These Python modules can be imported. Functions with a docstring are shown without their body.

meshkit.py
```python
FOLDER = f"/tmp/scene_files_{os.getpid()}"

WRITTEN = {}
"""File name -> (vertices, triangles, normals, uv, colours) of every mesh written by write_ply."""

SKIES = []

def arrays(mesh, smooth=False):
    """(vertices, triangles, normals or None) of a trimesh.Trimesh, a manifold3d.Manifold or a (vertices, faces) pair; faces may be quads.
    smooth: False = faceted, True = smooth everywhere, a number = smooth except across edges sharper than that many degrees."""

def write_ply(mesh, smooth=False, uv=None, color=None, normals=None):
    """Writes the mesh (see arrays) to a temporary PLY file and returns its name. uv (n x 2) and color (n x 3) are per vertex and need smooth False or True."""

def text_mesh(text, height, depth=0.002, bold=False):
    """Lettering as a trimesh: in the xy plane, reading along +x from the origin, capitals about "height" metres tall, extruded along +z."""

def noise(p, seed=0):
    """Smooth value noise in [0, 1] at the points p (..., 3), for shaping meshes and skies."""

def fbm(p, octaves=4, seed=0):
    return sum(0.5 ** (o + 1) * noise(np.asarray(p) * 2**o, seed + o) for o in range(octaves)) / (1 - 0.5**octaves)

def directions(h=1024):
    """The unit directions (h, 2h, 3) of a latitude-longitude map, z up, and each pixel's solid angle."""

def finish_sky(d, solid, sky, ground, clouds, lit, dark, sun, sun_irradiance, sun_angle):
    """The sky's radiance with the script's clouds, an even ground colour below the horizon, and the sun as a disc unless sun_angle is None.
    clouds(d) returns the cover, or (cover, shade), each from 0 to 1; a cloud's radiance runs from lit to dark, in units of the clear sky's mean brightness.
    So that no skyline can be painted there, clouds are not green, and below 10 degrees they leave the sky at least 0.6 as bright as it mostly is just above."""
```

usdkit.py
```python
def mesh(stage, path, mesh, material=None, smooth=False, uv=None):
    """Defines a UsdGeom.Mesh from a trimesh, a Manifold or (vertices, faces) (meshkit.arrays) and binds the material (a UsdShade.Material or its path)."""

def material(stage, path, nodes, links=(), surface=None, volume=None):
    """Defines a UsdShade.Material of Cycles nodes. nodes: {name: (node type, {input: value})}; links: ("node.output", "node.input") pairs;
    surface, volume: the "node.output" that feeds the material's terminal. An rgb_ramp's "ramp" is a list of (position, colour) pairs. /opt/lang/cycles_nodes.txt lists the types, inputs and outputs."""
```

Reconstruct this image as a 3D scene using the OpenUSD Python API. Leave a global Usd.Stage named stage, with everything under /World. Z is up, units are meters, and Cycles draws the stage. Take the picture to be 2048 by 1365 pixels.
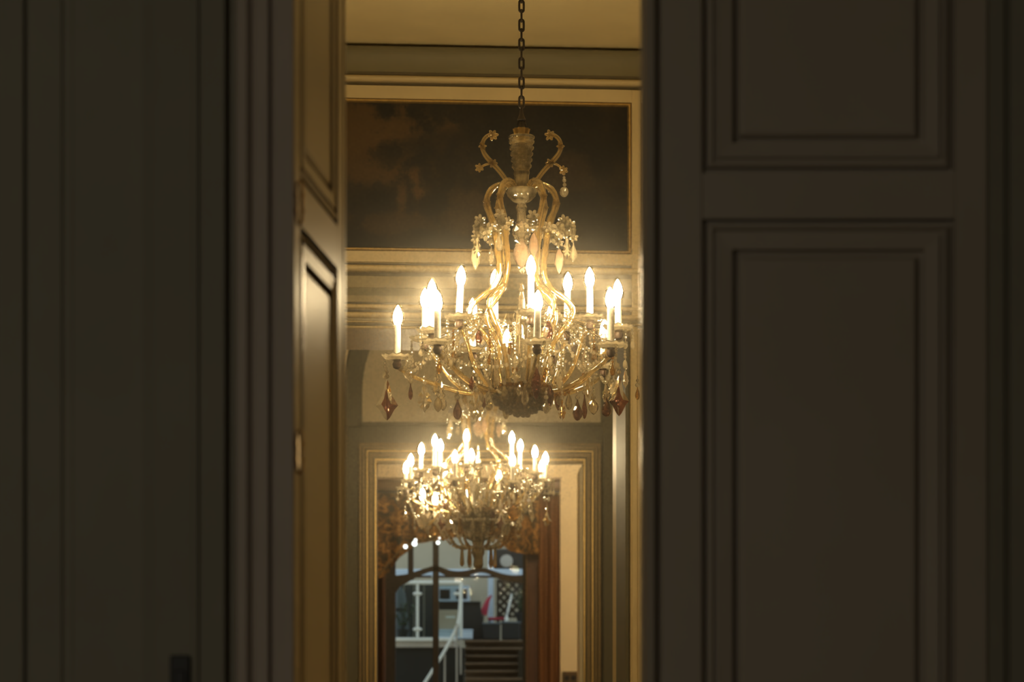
import math, random
import numpy as np, trimesh, usdkit
from pxr import Usd, UsdGeom, UsdLux, UsdShade, Gf, Sdf, Vt
from shapely.geometry import Polygon

stage = Usd.Stage.CreateInMemory()
UsdGeom.SetStageUpAxis(stage, 'Z'); UsdGeom.SetStageMetersPerUnit(stage, 1.0)
UsdGeom.Xform.Define(stage, '/World'); UsdGeom.Scope.Define(stage, '/World/Looks')
random.seed(7); rng = np.random.default_rng(7)

# ------------------------------------------------------------------ camera, sky, exposure
EYE, F, HY = 1.6, 5000.0, 1400.0          # eye height, focal length and horizon row for a 2048 x 1365 frame
cam = UsdGeom.Camera.Define(stage, '/World/camera')
cam.AddTranslateOp().Set(Gf.Vec3d(0, 0, EYE)); cam.AddRotateXOp().Set(90.0)
cam.CreateHorizontalApertureAttr(36.0); cam.CreateVerticalApertureAttr(36.0 * 1365 / 2048)
cam.CreateFocalLengthAttr(36.0 * F / 2048)
cam.CreateVerticalApertureOffsetAttr((HY - 682.5) * 36.0 / 2048)
cam.CreateFStopAttr(3.7); cam.CreateFocusDistanceAttr(11.2)
cam.CreateExposureAttr(0.0)
BULB = 270.0                               # radiance of the chandelier bulbs
BULB_FAR = 190.0
BULB_COL = (1.0, 0.77, 0.43)
HAZE = .0050  # density of the volumes added for the lens glow
SKY = (0.78, 0.90, 1.0)
dome = UsdLux.DomeLight.Define(stage, '/World/sky')
dome.CreateColorAttr(Gf.Vec3f(*SKY)); dome.CreateIntensityAttr(0.28)
# fill light added behind the camera, set in an unseen window built below
wl = UsdLux.RectLight.Define(stage, '/World/added_fill_light')
wl.CreateWidthAttr(1.5); wl.CreateHeightAttr(2.4); wl.CreateColorAttr(Gf.Vec3f(1.0, 0.845, 0.59)); wl.CreateIntensityAttr(3.5)
wl.AddTranslateOp().Set(Gf.Vec3d(-3.0, -2.96, 2.7)); wl.AddRotateXOp().Set(90.0)

# ------------------------------------------------------------------ helpers
def PX(x, Z): return (x - 1024.0) * Z / F
def PZ(y, Z): return EYE + (HY - y) * Z / F
used = {}
def numbered(parent, name):
    k = (str(parent), name); n = used.get(k, 0); used[k] = n + 1
    return f'{parent}/{name}' + (f'_{n:03d}' if n else '')
def tag(p, label=None, cat=None, group=None, kind=None):
    p = p.GetPrim() if hasattr(p, 'GetPrim') else p
    for k, v in (('label', label), ('category', cat), ('group', group), ('kind', kind)):
        if v: p.SetCustomDataByKey(k, v)
    return p
def thing(name, label, cat, loc=(0, 0, 0), rz=0.0, group=None, kind=None):
    x = UsdGeom.Xform.Define(stage, numbered('/World', name))
    x.AddTranslateOp().Set(Gf.Vec3d(*map(float, loc)))
    if rz: x.AddRotateZOp().Set(float(rz))
    return tag(x, label, cat, group, kind)
def obj(name, m, mat, parent=None, smooth=False, label=None):
    path = numbered(parent.GetPath() if parent is not None else '/World', name)
    p = usdkit.mesh(stage, path, m, M[mat], smooth=smooth).GetPrim()
    if label: tag(p, label)
    return p
def struct(name, m, mat, smooth=False, label=None):
    return tag(obj(name, m, mat, None, smooth), label, None, None, 'structure')
def cat(ms): return trimesh.util.concatenate([x for x in ms if x is not None])
def box(x0, x1, y0, y1, z0, z1):
    b = trimesh.creation.box([abs(x1 - x0), abs(y1 - y0), abs(z1 - z0)])
    b.apply_translation([(x0 + x1) / 2, (y0 + y1) / 2, (z0 + z1) / 2]); return b
def bevel_box(x0, x1, y0, y1, z0, z1, b=0.005):
    x0, x1 = sorted((x0, x1)); y0, y1 = sorted((y0, y1)); z0, z1 = sorted((z0, z1))
    b = min(b, (x1 - x0) * .45, (y1 - y0) * .45, (z1 - z0) * .45)
    pts = []
    for x, sx in ((x0, 1), (x1, -1)):
        for y, sy in ((y0, 1), (y1, -1)):
            for z, sz in ((z0, 1), (z1, -1)):
                pts += [(x + sx * b, y + sy * b, z), (x + sx * b, y, z + sz * b), (x, y + sy * b, z + sz * b)]
    return trimesh.convex.convex_hull(np.array(pts))
def tube(pts, r, seg=8, flat=1.0):
    """Swept tube with closed ends; r may vary along it; flat squashes the section sideways."""
    p = np.asarray(pts, float); n = len(p); r = np.broadcast_to(r, (n,))
    t = np.gradient(p, axis=0); t /= np.linalg.norm(t, axis=1, keepdims=True) + 1e-12
    u = np.zeros_like(p); ref = np.array([0, 0, 1.0]) if abs(t[0, 2]) < .9 else np.array([1.0, 0, 0])
    for i in range(n):
        a = ref - t[i] * (ref @ t[i]); a /= np.linalg.norm(a) + 1e-12; u[i] = a; ref = a
    w = np.cross(t, u); an = np.arange(seg) * 2 * np.pi / seg
    v = p[:, None] + r[:, None, None] * (np.cos(an)[None, :, None] * u[:, None] + flat * np.sin(an)[None, :, None] * w[:, None])
    f = []
    for i in range(n - 1):
        for j in range(seg):
            a, b, c, d = i * seg + j, i * seg + (j + 1) % seg, (i + 1) * seg + (j + 1) % seg, (i + 1) * seg + j
            f += [(a, b, c), (a, c, d)]
    v = np.vstack([v.reshape(-1, 3), p[:1], p[-1:]]); s, e = n * seg, n * seg + 1
    for j in range(seg):
        f += [(s, (j + 1) % seg, j), (e, (n - 1) * seg + j, (n - 1) * seg + (j + 1) % seg)]
    return trimesh.Trimesh(v, f, process=False)
def spline(ctrl, n=24):
    from scipy.interpolate import CubicSpline
    c = np.asarray(ctrl, float); s = np.r_[0, np.cumsum(np.linalg.norm(np.diff(c, axis=0), axis=1))]
    return CubicSpline(s, c)(np.linspace(0, s[-1], n))
def lathe(prof, seg=16, flute=0.0, nf=8):
    """prof: (radius, z) from bottom to top; flute > 0 scallops the section."""
    an = np.arange(seg) * 2 * np.pi / seg; k = 1 - flute * (0.5 - 0.5 * np.cos(nf * an))
    v = np.array([[r * k[j] * math.cos(an[j]), r * k[j] * math.sin(an[j]), z] for r, z in prof for j in range(seg)])
    f = []; n = len(prof)
    for i in range(n - 1):
        for j in range(seg):
            a, b, c, d = i * seg + j, i * seg + (j + 1) % seg, (i + 1) * seg + (j + 1) % seg, (i + 1) * seg + j
            f += [(a, b, c), (a, c, d)]
    v = np.vstack([v, [[0, 0, prof[0][1]], [0, 0, prof[-1][1]]]])
    for j in range(seg):
        f += [(n * seg, (j + 1) % seg, j), (n * seg + 1, (n - 1) * seg + j, (n - 1) * seg + (j + 1) % seg)]
    return trimesh.Trimesh(v, f, process=False)
def moved(m, x, y, z, ry=0.0, rz=0.0, rx=0.0):
    m = m.copy()
    for a, ax in ((rx, [1, 0, 0]), (ry, [0, 1, 0]), (rz, [0, 0, 1])):
        if a: m.apply_transform(trimesh.transformations.rotation_matrix(a, ax))
    m.apply_translation([x, y, z]); return m
def bead(p, r, sub=1, sz=1.0):
    m = trimesh.creation.icosphere(subdivisions=sub, radius=r); m.vertices[:, 2] *= sz
    m.apply_translation(p); return m
def frame_ring(x0, x1, z0, z1, y, prof, fill=True):
    """Mitred panel moulding in a plane y = const facing -y: prof is (inset, depth); depth > 0 goes away from the viewer."""
    v, f = [], []
    for i, d in prof: v += [(x0 + i, y + d, z0 + i), (x1 - i, y + d, z0 + i), (x1 - i, y + d, z1 - i), (x0 + i, y + d, z1 - i)]
    for k in range(len(prof) - 1):
        for c in range(4):
            a, b = 4 * k + c, 4 * k + (c + 1) % 4
            f += [(a, b, b + 4), (a, b + 4, a + 4)]
    if fill:
        a = 4 * (len(prof) - 1); f += [(a, a + 1, a + 2), (a, a + 2, a + 3)]
    return trimesh.Trimesh(v, f, process=False)
def prof_x(prof, x0, x1):
    """Moulding along x: prof is (y, z) polygon, closed."""
    return extr(prof, x0, x1, lambda a, b, t: (t, a, b))
def prof_z(prof, z0, z1):
    return extr(prof, z0, z1, lambda a, b, t: (a, b, t))
def prof_y(prof, y0, y1):
    return extr(prof, y0, y1, lambda a, b, t: (a, t, b))
def extr(prof, t0, t1, fn):
    P = Polygon(prof).buffer(0)
    out = []
    for g in getattr(P, 'geoms', [P]):
        m = trimesh.creation.extrude_polygon(g, 1.0, engine='earcut')
        m.vertices = np.array([fn(a, b, t0 + (t1 - t0) * c) for a, b, c in m.vertices]); out.append(m)
    m = cat(out)
    if m.volume < 0: m.invert()
    return m
def sheet(P, off):
    """Closed solid from a grid of points (n, m, 3) with thickness vector off."""
    n, m = P.shape[:2]; v = np.vstack([P.reshape(-1, 3), (P + off).reshape(-1, 3)]); k = n * m; f = []
    for i in range(n - 1):
        for j in range(m - 1):
            a, b, c, d = i * m + j, (i + 1) * m + j, (i + 1) * m + j + 1, i * m + j + 1
            f += [(a, b, c), (a, c, d), (k + a, k + c, k + b), (k + a, k + d, k + c)]
    e = [i * m for i in range(n)] + [(n - 1) * m + j for j in range(1, m)] + [i * m + m - 1 for i in range(n - 2, -1, -1)] + [j for j in range(m - 2, 0, -1)]
    for a, b in zip(e, e[1:] + e[:1]): f += [(a, k + b, b), (a, k + a, k + b)]
    return trimesh.Trimesh(v, f, process=False)

# ------------------------------------------------------------------ materials
M = {}
def mat(name, nodes, links=(), surface='p.BSDF'):
    M[name] = usdkit.material(stage, '/World/Looks/' + name, nodes, links, surface=surface)
def paint(name, col, rough=0.5, var=0.12, scale=3.0, spec=0.4, bump=0.05, stretch=(1, 1, 1)):
    dark = tuple(c * (1 - var) for c in col); lite = tuple(min(1, c * (1 + var)) for c in col)
    mat(name, {'g': ('geometry', {}), 'm': ('mapping', {'scale': stretch}), 'n': ('noise_texture', {'scale': scale, 'detail': 5.0, 'roughness': .6}),
               'r': ('rgb_ramp', {'ramp': [(.3, dark), (.7, lite)]}), 'n2': ('noise_texture', {'scale': 60.0, 'detail': 3.0}),
               'b': ('bump', {'strength': bump, 'distance': .002}), 'p': ('principled_bsdf', {'roughness': rough, 'specular_ior_level': spec})},
        [('g.position', 'm.vector'), ('m.vector', 'n.vector'), ('m.vector', 'n2.vector'), ('n.fac', 'r.fac'), ('r.color', 'p.base_color'), ('n2.fac', 'b.height'), ('b.normal', 'p.normal')])
def solid(name, col, rough=.5, metal=0.0, spec=.5, **kw):
    mat(name, {'n': ('noise_texture', {'scale': 40.0, 'detail': 3.0}), 'g': ('geometry', {}),
               'r': ('rgb_ramp', {'ramp': [(.3, tuple(c * .85 for c in col)), (.7, tuple(min(1, c * 1.1) for c in col))]}),
               'p': ('principled_bsdf', {'roughness': rough, 'metallic': metal, 'specular_ior_level': spec, **kw})},
        [('g.position', 'n.vector'), ('n.fac', 'r.fac'), ('r.color', 'p.base_color')])
def glass(name, col, through=.6, rough=.02, body=(.5, .4, .25), mix=.16):
    """Cut crystal: part of the light goes straight through, part refracts, facets mirror the lamps."""
    mat(name, {'t': ('transparent_bsdf', {'color': col}), 'r': ('principled_bsdf', {'base_color': col, 'transmission_weight': 1.0, 'roughness': rough, 'ior': 1.55}),
               'x': ('mix_closure', {'fac': 1 - through}), 'gl': ('glossy_bsdf', {'color': (1, 1, 1), 'roughness': rough}), 'd': ('translucent_bsdf', {'color': body}),
               'x1': ('mix_closure', {'fac': mix}), 'lw': ('fresnel', {'IOR': 1.8}), 'o': ('mix_closure', {})},
        [('t.BSDF', 'x.closure1'), ('r.BSDF', 'x.closure2'), ('x.closure', 'x1.closure1'), ('d.BSDF', 'x1.closure2'),
         ('lw.fac', 'o.fac'), ('x1.closure', 'o.closure1'), ('gl.BSDF', 'o.closure2')], 'o.closure')
paint('wood_paint', (.40, .345, .27), rough=.38, var=.05, scale=2.5, spec=.45, bump=.06)
paint('falloff_wall_paint', (.25, .235, .18), rough=.6, var=.06)  # light falloff towards the sides is put into this darker colour
paint('casing_paint', (.42, .355, .29), rough=.45, var=.05)
paint('ceiling_plaster', (.88, .74, .41), rough=.8, var=.04, spec=.1)
paint('cream_plaster', (.80, .68, .44), rough=.75, var=.04, spec=.15)
paint('lintel_paint', (.66, .53, .28), rough=.5, var=.05)
paint('groove_shade_paint', (.13, .105, .055), rough=.6, var=.05)  # shadow lines between the mouldings, put into the colour
paint('frieze_shadow_paint', (.22, .19, .10), rough=.6, var=.05)  # shade of the cove and the recessed frieze, put into the colour
paint('frieze_paint', (.36, .30, .17), rough=.6, var=.05)
paint('trim_paint', (.34, .27, .14), rough=.6, var=.05)
paint('olive_paint', (.135, .118, .066), rough=.6, var=.06)
paint('panel_paint', (.52, .44, .27), rough=.7, var=.04)
paint('room_paint', (.62, .55, .40), rough=.7, var=.05)
solid('gilt', (.62, .43, .16), rough=.32, metal=.75)
solid('dull_gilt', (.21, .15, .065), rough=.45, metal=.5)
solid('brass', (.85, .58, .28), rough=.2, metal=1.0)
solid('iron', (.045, .032, .022), rough=.5, metal=.3)
solid('cup_metal', (.09, .055, .035), rough=.35, metal=.4)
solid('sleeve', (.86, .80, .66), rough=.5, subsurface_weight=0.0)
mat('door_paint', {'g': ('geometry', {}), 'n': ('noise_texture', {'scale': 2.5, 'detail': 5.0}), 'r': ('rgb_ramp', {'ramp': [(.3, (.385, .33, .255)), (.7, (.415, .36, .285))]}),
    'p': ('principled_bsdf', {'roughness': .5, 'specular_ior_level': .6, 'coat_weight': 1.0, 'coat_roughness': .3})}, [('g.position', 'n.vector'), ('n.fac', 'r.fac'), ('r.color', 'p.base_color')])
mat('bulb', {'e': ('emission', {'color': BULB_COL, 'strength': BULB})}, surface='e.emission')
mat('bulb_far', {'e': ('emission', {'color': BULB_COL, 'strength': BULB_FAR})}, surface='e.emission')
mat('globe', {'e': ('emission', {'color': (1, .78, .5), 'strength': 110.0})}, surface='e.emission')
mat('small_globe', {'e': ('emission', {'color': (.9, .95, .9), 'strength': 3.0})}, surface='e.emission')
glass('crystal', (.97, .93, .84), through=.55)
glass('bead_crystal', (.98, .94, .84), through=.5, body=(.85, .74, .52), mix=.26)
glass('amber_glass', (.96, .82, .52), through=.4, rough=.06, body=(.65, .46, .18), mix=.2)
glass('dish_glass', (.98, .94, .84), through=.4, rough=.05, body=(.75, .65, .45), mix=.4)
glass('beaker_glass', (.95, .92, .84), through=.5, rough=.05, body=(.6, .55, .42), mix=.28)
glass('rose_glass', (.93, .80, .68), through=.45, rough=.03, body=(.6, .45, .33), mix=.3)
glass('plum_glass', (.50, .27, .22), through=.4, rough=.03, body=(.25, .12, .09))
glass('honey_glass', (.85, .58, .25), through=.4, rough=.03, body=(.4, .25, .08))
glass('smoke_glass', (.78, .69, .50), through=.5, rough=.04, body=(.5, .4, .22), mix=.3)
mat('pane_glass', {'t': ('transparent_bsdf', {'color': (.93, .96, .95)}), 'gl': ('glossy_bsdf', {'color': (1, 1, 1), 'roughness': .02}), 'f': ('fresnel', {'IOR': 1.10}), 'o': ('mix_closure', {})},
    [('f.fac', 'o.fac'), ('t.BSDF', 'o.closure1'), ('gl.BSDF', 'o.closure2')], 'o.closure')
mat('railing_glass', {'t': ('transparent_bsdf', {'color': (.78, .82, .80)}), 'gl': ('glossy_bsdf', {'color': (1, 1, 1), 'roughness': .05}), 'f': ('fresnel', {'IOR': 1.12}), 'o': ('mix_closure', {})},
    [('f.fac', 'o.fac'), ('t.BSDF', 'o.closure1'), ('gl.BSDF', 'o.closure2')], 'o.closure')
solid('mirror_black', (.012, .01, .008), rough=.04, spec=1.0)
paint('floor_wood', (.22, .13, .06), rough=.35, var=.3, scale=6.0, stretch=(8, .6, 1))
paint('dark_wood', (.022, .015, .010), rough=.4, var=.3, scale=9.0, stretch=(6, 6, .7))
paint('red_wood', (.07, .028, .012), rough=.4, var=.3, scale=9.0, stretch=(8, 8, .6))
paint('pelmet_wood', (.13, .072, .026), rough=.45, var=.25, scale=7.0, stretch=(1, 6, 6))
paint('deck_wood', (.15, .09, .045), rough=.6, var=.3, scale=8.0, stretch=(1, 8, 8))
paint('house_wall', (.50, .44, .32), rough=.9, var=.06)
paint('white_metal', (.85, .86, .80), rough=.4, var=.03)
paint('blue_white', (.62, .74, .86), rough=.5, var=.05)
paint('stone_grey', (.50, .45, .38), rough=.8, var=.1)
paint('carton', (.52, .42, .30), rough=.8, var=.06)
paint('black_lacquer', (.012, .013, .013), rough=.5, var=.2)
paint('charcoal', (.018, .02, .02), rough=.7, var=.2)
paint('red_cloth', (.42, .03, .06), rough=.8, var=.2, scale=12)
paint('leaf', (.05, .085, .04), rough=.5, var=.4, scale=15)
paint('slate_dark', (.028, .034, .034), rough=.7, var=.2)
paint('fabric_grey', (.10, .12, .13), rough=.9, var=.2)
solid('brown_plate', (.10, .06, .02), rough=.4)
# brocade: brown gold leaves on a rust ground
mat('brocade', {'g': ('geometry', {}), 'v': ('voronoi_texture', {'scale': 7.0, 'detail': 2.0, 'roughness': .7}), 'n': ('noise_texture', {'scale': 11.0, 'detail': 6.0, 'roughness': .7, 'distortion': 1.2}),
                'mx': ('mix', {'mix_type': 'mix', 'fac': .6}), 'r': ('rgb_ramp', {'ramp': [(.40, (.022, .022, .014)), (.47, (.07, .042, .014)), (.53, (.22, .105, .024)), (.62, (.36, .20, .06))]}),
                'p': ('principled_bsdf', {'roughness': .75, 'specular_ior_level': .2})},
    [('g.position', 'v.vector'), ('g.position', 'n.vector'), ('v.distance', 'mx.color1'), ('n.color', 'mx.color2'), ('n.fac', 'r.fac'), ('r.color', 'p.base_color')])
# a dark old landscape, generic blotches of brown varnish, foliage and a few pale figures-like patches
PCX, PCZ = PX(841, 14.5), PZ(355, 14.5)
def painting_mat():
    nodes = {'tc': ('geometry', {}), 'n': ('noise_texture', {'scale': 3.0, 'detail': 6.0, 'roughness': .6}),
             'r': ('rgb_ramp', {'ramp': [(.36, (.005, .005, .004)), (.52, (.011, .009, .006)), (.64, (.03, .02, .009)), (.78, (.07, .045, .018))]}),
             'n3': ('noise_texture', {'scale': 4.5, 'detail': 8.0, 'roughness': .66}),
             'p': ('principled_bsdf', {'roughness': .42, 'specular_ior_level': .35}), 'b': ('bump', {'strength': .1, 'distance': .002})}
    links = [('tc.position', 'n.vector'), ('tc.position', 'n3.vector'), ('n.fac', 'r.fac'), ('n3.fac', 'b.height'), ('b.normal', 'p.normal')]
    last = 'r.color'
    blobs = [(-.29, .20, .42, .26, (.10, .055, .015)), (-.36, .02, .24, .10, (.07, .04, .013)), (-.19, .12, .13, .07, (.006, .006, .004)), (.10, .16, .30, .09, (.006, .006, .005)), (-.30, -.16, .30, .10, (.007, .007, .005)), (-.12, -.27, .34, .06, (.05, .03, .012)), (-.02, -.03, .05, .17, (.12, .066, .022)), (-.10, -.10, .045, .12, (.10, .056, .02)), (.32, -.14, .12, .15, (.055, .034, .014)), (.86, .02, .12, .13, (.035, .022, .01))]
    for i, (x, z, a, c, col) in enumerate(blobs):
        nodes[f'm{i}'] = ('mapping', {'location': (-(x + PCX) / a, 0, -(z + PCZ) / c), 'scale': (1 / a, 0.0, 1 / c)})
        nodes[f's{i}'] = ('vector_math', {'math_type': 'length'})
        nodes[f'a{i}'] = ('math', {'math_type': 'multiply_add', 'value2': 4.5, 'value3': -2.25})
        nodes[f'd{i}'] = ('math', {'math_type': 'add'})
        nodes[f'q{i}'] = ('map_range', {'range_type': 'smoothstep', 'from_min': 1.25, 'from_max': .5, 'to_min': 0.0, 'to_max': .75})
        nodes[f'x{i}'] = ('mix', {'mix_type': 'mix', 'color2': col})
        links += [('tc.position', f'm{i}.vector'), (f'm{i}.vector', f's{i}.vector1'), ('n3.fac', f'a{i}.value1'), (f's{i}.value', f'd{i}.value1'), (f'a{i}.value', f'd{i}.value2'), (f'd{i}.value', f'q{i}.value'), (f'q{i}.result', f'x{i}.fac'), (last, f'x{i}.color1')]
        last = f'x{i}.color'
    links.append((last, 'p.base_color')); mat('old_canvas', nodes, links)
painting_mat()

# ------------------------------------------------------------------ room of the camera
D1 = 5.0
H1, HC = 4.9, 5.38
struct('floor', box(-4, 4, -3, 29.2, -.1, 0), 'floor_wood', label='dark wooden floor running through the rooms')
LX, RX = PX(590, D1), PX(1975, D1)
# front wall: jambs and lintel around the double door
cut = [box(-4, PX(474, D1), D1, D1 + .30, 0, HC), box(PX(2090, D1), 4, D1, D1 + .30, 0, HC), box(PX(474, D1), PX(2090, D1), D1 + .02, D1 + .30, 3.75, HC),
       box(PX(474, D1), PX(578, D1), D1 + .045, D1 + .30, 0, 3.75), box(PX(1982, D1), PX(2090, D1), D1 + .045, D1 + .30, 0, 3.75)]
struct('wall_front', cat(cut), 'falloff_wall_paint', label='wall painted dim for light falloff around the near double door')
def vpanel(px_d, z0, z1, y, back=.03):
    pr = [(PX(a, D1), y + d) for a, d in px_d]
    pr += [(PX(px_d[-1][0], D1), y + back), (PX(px_d[0][0], D1), y + back)]
    return prof_z(pr, z0, z1)
# wall boarding left of the door, with its fine vertical ridges and grooves
wp = [(-400, 0), (52, 0), (54, .016), (66, .016), (68, 0), (128, -.001), (132, .005), (148, .005), (152, -.001), (265, -.004), (290, -.007), (315, -.004), (388, -.001), (391, -.010), (400, -.010), (403, 0), (452, .002)]
struct('trim_1', vpanel(wp, 0, 3.7, D1 - .03, .03), 'falloff_wall_paint', label='dark boarded wall panel left of the near door, with fine vertical ridges')
cp = [(474, -.020), (478, -.030), (496, -.030), (502, -.024), (504, -.012), (510, -.012), (513, -.020), (538, -.020), (541, -.014), (542, -.002), (550, -.002), (552, -.012), (588, -.012), (590, -.002)]
struct('trim_2', vpanel(cp, 0, 3.72, D1 - .005, .04), 'casing_paint', label='grooved vertical door casing left of the near doorway')
cpr = [(1976, 0), (1978, -.008), (2006, -.008), (2008, .006), (2016, .006), (2018, -.015), (2090, -.02)]
struct('trim_3', vpanel(cpr, 0, 3.72, D1 + .0, .04), 'falloff_wall_paint', label='door casing painted dim for light falloff at the right edge of the picture')  # darker than the left casing: side falloff painted in
struct('trim_4', prof_x([(D1 + .02, 3.72), (D1 - .03, 3.72), (D1 - .035, 3.86), (D1 - .06, 3.9), (D1 + .02, 3.92)], PX(474, D1), PX(2090, D1)), 'casing_paint')
plate = thing('switch_plate', 'small black switch plate on the dark wall at the lower left', 'switch plate', (PX(365, D1), D1 - .034, PZ(1364, D1)))
obj('plate', bevel_box(-.02, .02, -.006, 0, -.052, .052, .003), 'black_lacquer', plate)
obj('rocker', bevel_box(-.011, .011, -.011, -.006, -.022, .022, .002), 'black_lacquer', plate)
struct('wall_left', box(-4.1, -4, -3, D1, 0, HC), 'falloff_wall_paint'); struct('wall_right', box(4, 4.1, -3, D1, 0, HC), 'falloff_wall_paint')
wx0, wx1, wz0, wz1 = -3.75, -2.25, 1.5, 3.9
struct('wall_back', cat([box(-4, wx0, -3.1, -3, 0, HC), box(wx1, 4, -3.1, -3, 0, HC), box(wx0, wx1, -3.1, -3, 0, wz0), box(wx0, wx1, -3.1, -3, wz1, HC)]), 'falloff_wall_paint')
w1 = struct('added_window_1', cat([box(wx0, wx0 + .06, -3.08, -3, wz0, wz1), box(wx1 - .06, wx1, -3.08, -3, wz0, wz1), box(wx0, wx1, -3.08, -3, wz0, wz0 + .06), box(wx0, wx1, -3.08, -3, wz1 - .06, wz1), box((wx0 + wx1) / 2 - .03, (wx0 + wx1) / 2 + .03, -3.08, -3, wz0, wz1)]), 'dark_wood', label='added tall window frame behind the viewer, around the fill light')
struct('ceiling', box(-4, 4, -3, D1 + .3, HC, HC + .1), 'falloff_wall_paint')

# door leaf: stiles and rails around two moulded panels; local x from the hinge (0) towards the meeting stile (W), y = 0 is the shown face
W, LT = .692, 3.66
def leaf(par, sgn):
    def fx(m):
        if sgn < 0: m = m.copy(); m.vertices[:, 0] *= -1; m.invert()
        return m
    zz = lambda y: PZ(y, D1)
    hs, ms = .066, .57                                          # hinge stile / panel edge
    pan = [(zz(-420), zz(345)), (zz(438), zz(1560)), ]
    pan = [(zz(345), zz(-560)), (zz(1560), zz(438)), (.28, zz(1660))]
    obj('stile', fx(bevel_box(0, hs, 0, .045, .01, LT, .003)), 'door_paint', par)
    obj('stile', fx(bevel_box(ms, W - .038, 0, .045, .01, LT, .003)), 'door_paint', par)
    zs = sorted([.01] + [z for p in pan for z in p] + [LT])
    for a, b in ((.01, pan[2][0]), (pan[2][1], pan[1][0]), (pan[1][1], pan[0][0]), (pan[0][1], LT)):
        if b - a > .01: obj('rail', fx(box(hs, ms, 0, .045, a, b)), 'door_paint', par)
    pr = [(0, 0), (0, .022), (.010, .022), (.012, .002), (.020, -.002), (.022, .012), (.029, .012), (.031, .0), (.060, .002), (.061, .028), (.073, .028), (.075, .008), (.082, .004)]
    for z0, z1 in pan:
        m = frame_ring(hs, ms, z0, z1, 0, pr)
        obj('panel', fx(m), 'door_paint', par)
        obj('panel_back', fx(box(hs, ms, .032, .045, z0, z1)), 'door_paint', par)
    ast = [(W - .038, .045), (W - .038, .016), (W - .030, .016), (W - .029, -.006), (W - .022, -.012), (W - .014, -.012), (W - .008, -.006), (W - .004, .010), (W, .012), (W, .045)]
    if sgn > 0: ast = [(W - .038, .045), (W - .038, .004), (W - .034, .004), (W - .033, -.001), (W - .004, -.001), (W, .004), (W, .045)]
    obj('meeting_bead', fx(prof_z(ast, .01, LT)), 'door_paint', par)
    for z in (zz(905), zz(2300), zz(408)) if sgn > 0 else ():
        c = trimesh.creation.cylinder(radius=.008, height=.06, sections=14); k = [moved(c, -.006, -.010, z)]
        for dz in (-.05, .05): k.append(bead((-.006, -.010, z + dz * .7), .008, 2, 1.3))
        for dz in (-.016, .016): k.append(moved(trimesh.creation.cylinder(radius=.0105, height=.006, sections=14), -.006, -.010, z + dz))
        obj('hinge', fx(cat(k)), 'brass', par, smooth=40, label='brass barrel hinge')
dl = thing('door_1', 'left door leaf standing open into the lit room, its panels catching lamplight', None, (LX, D1, 0), 90 - math.degrees(math.asin(.08)), kind='structure')
leaf(dl, 1)
dr = thing('door_2', 'right door leaf, closed and dark, facing the viewer with two moulded panels', None, (RX, D1, 0), -.25, kind='structure')
leaf(dr, -1)

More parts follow.
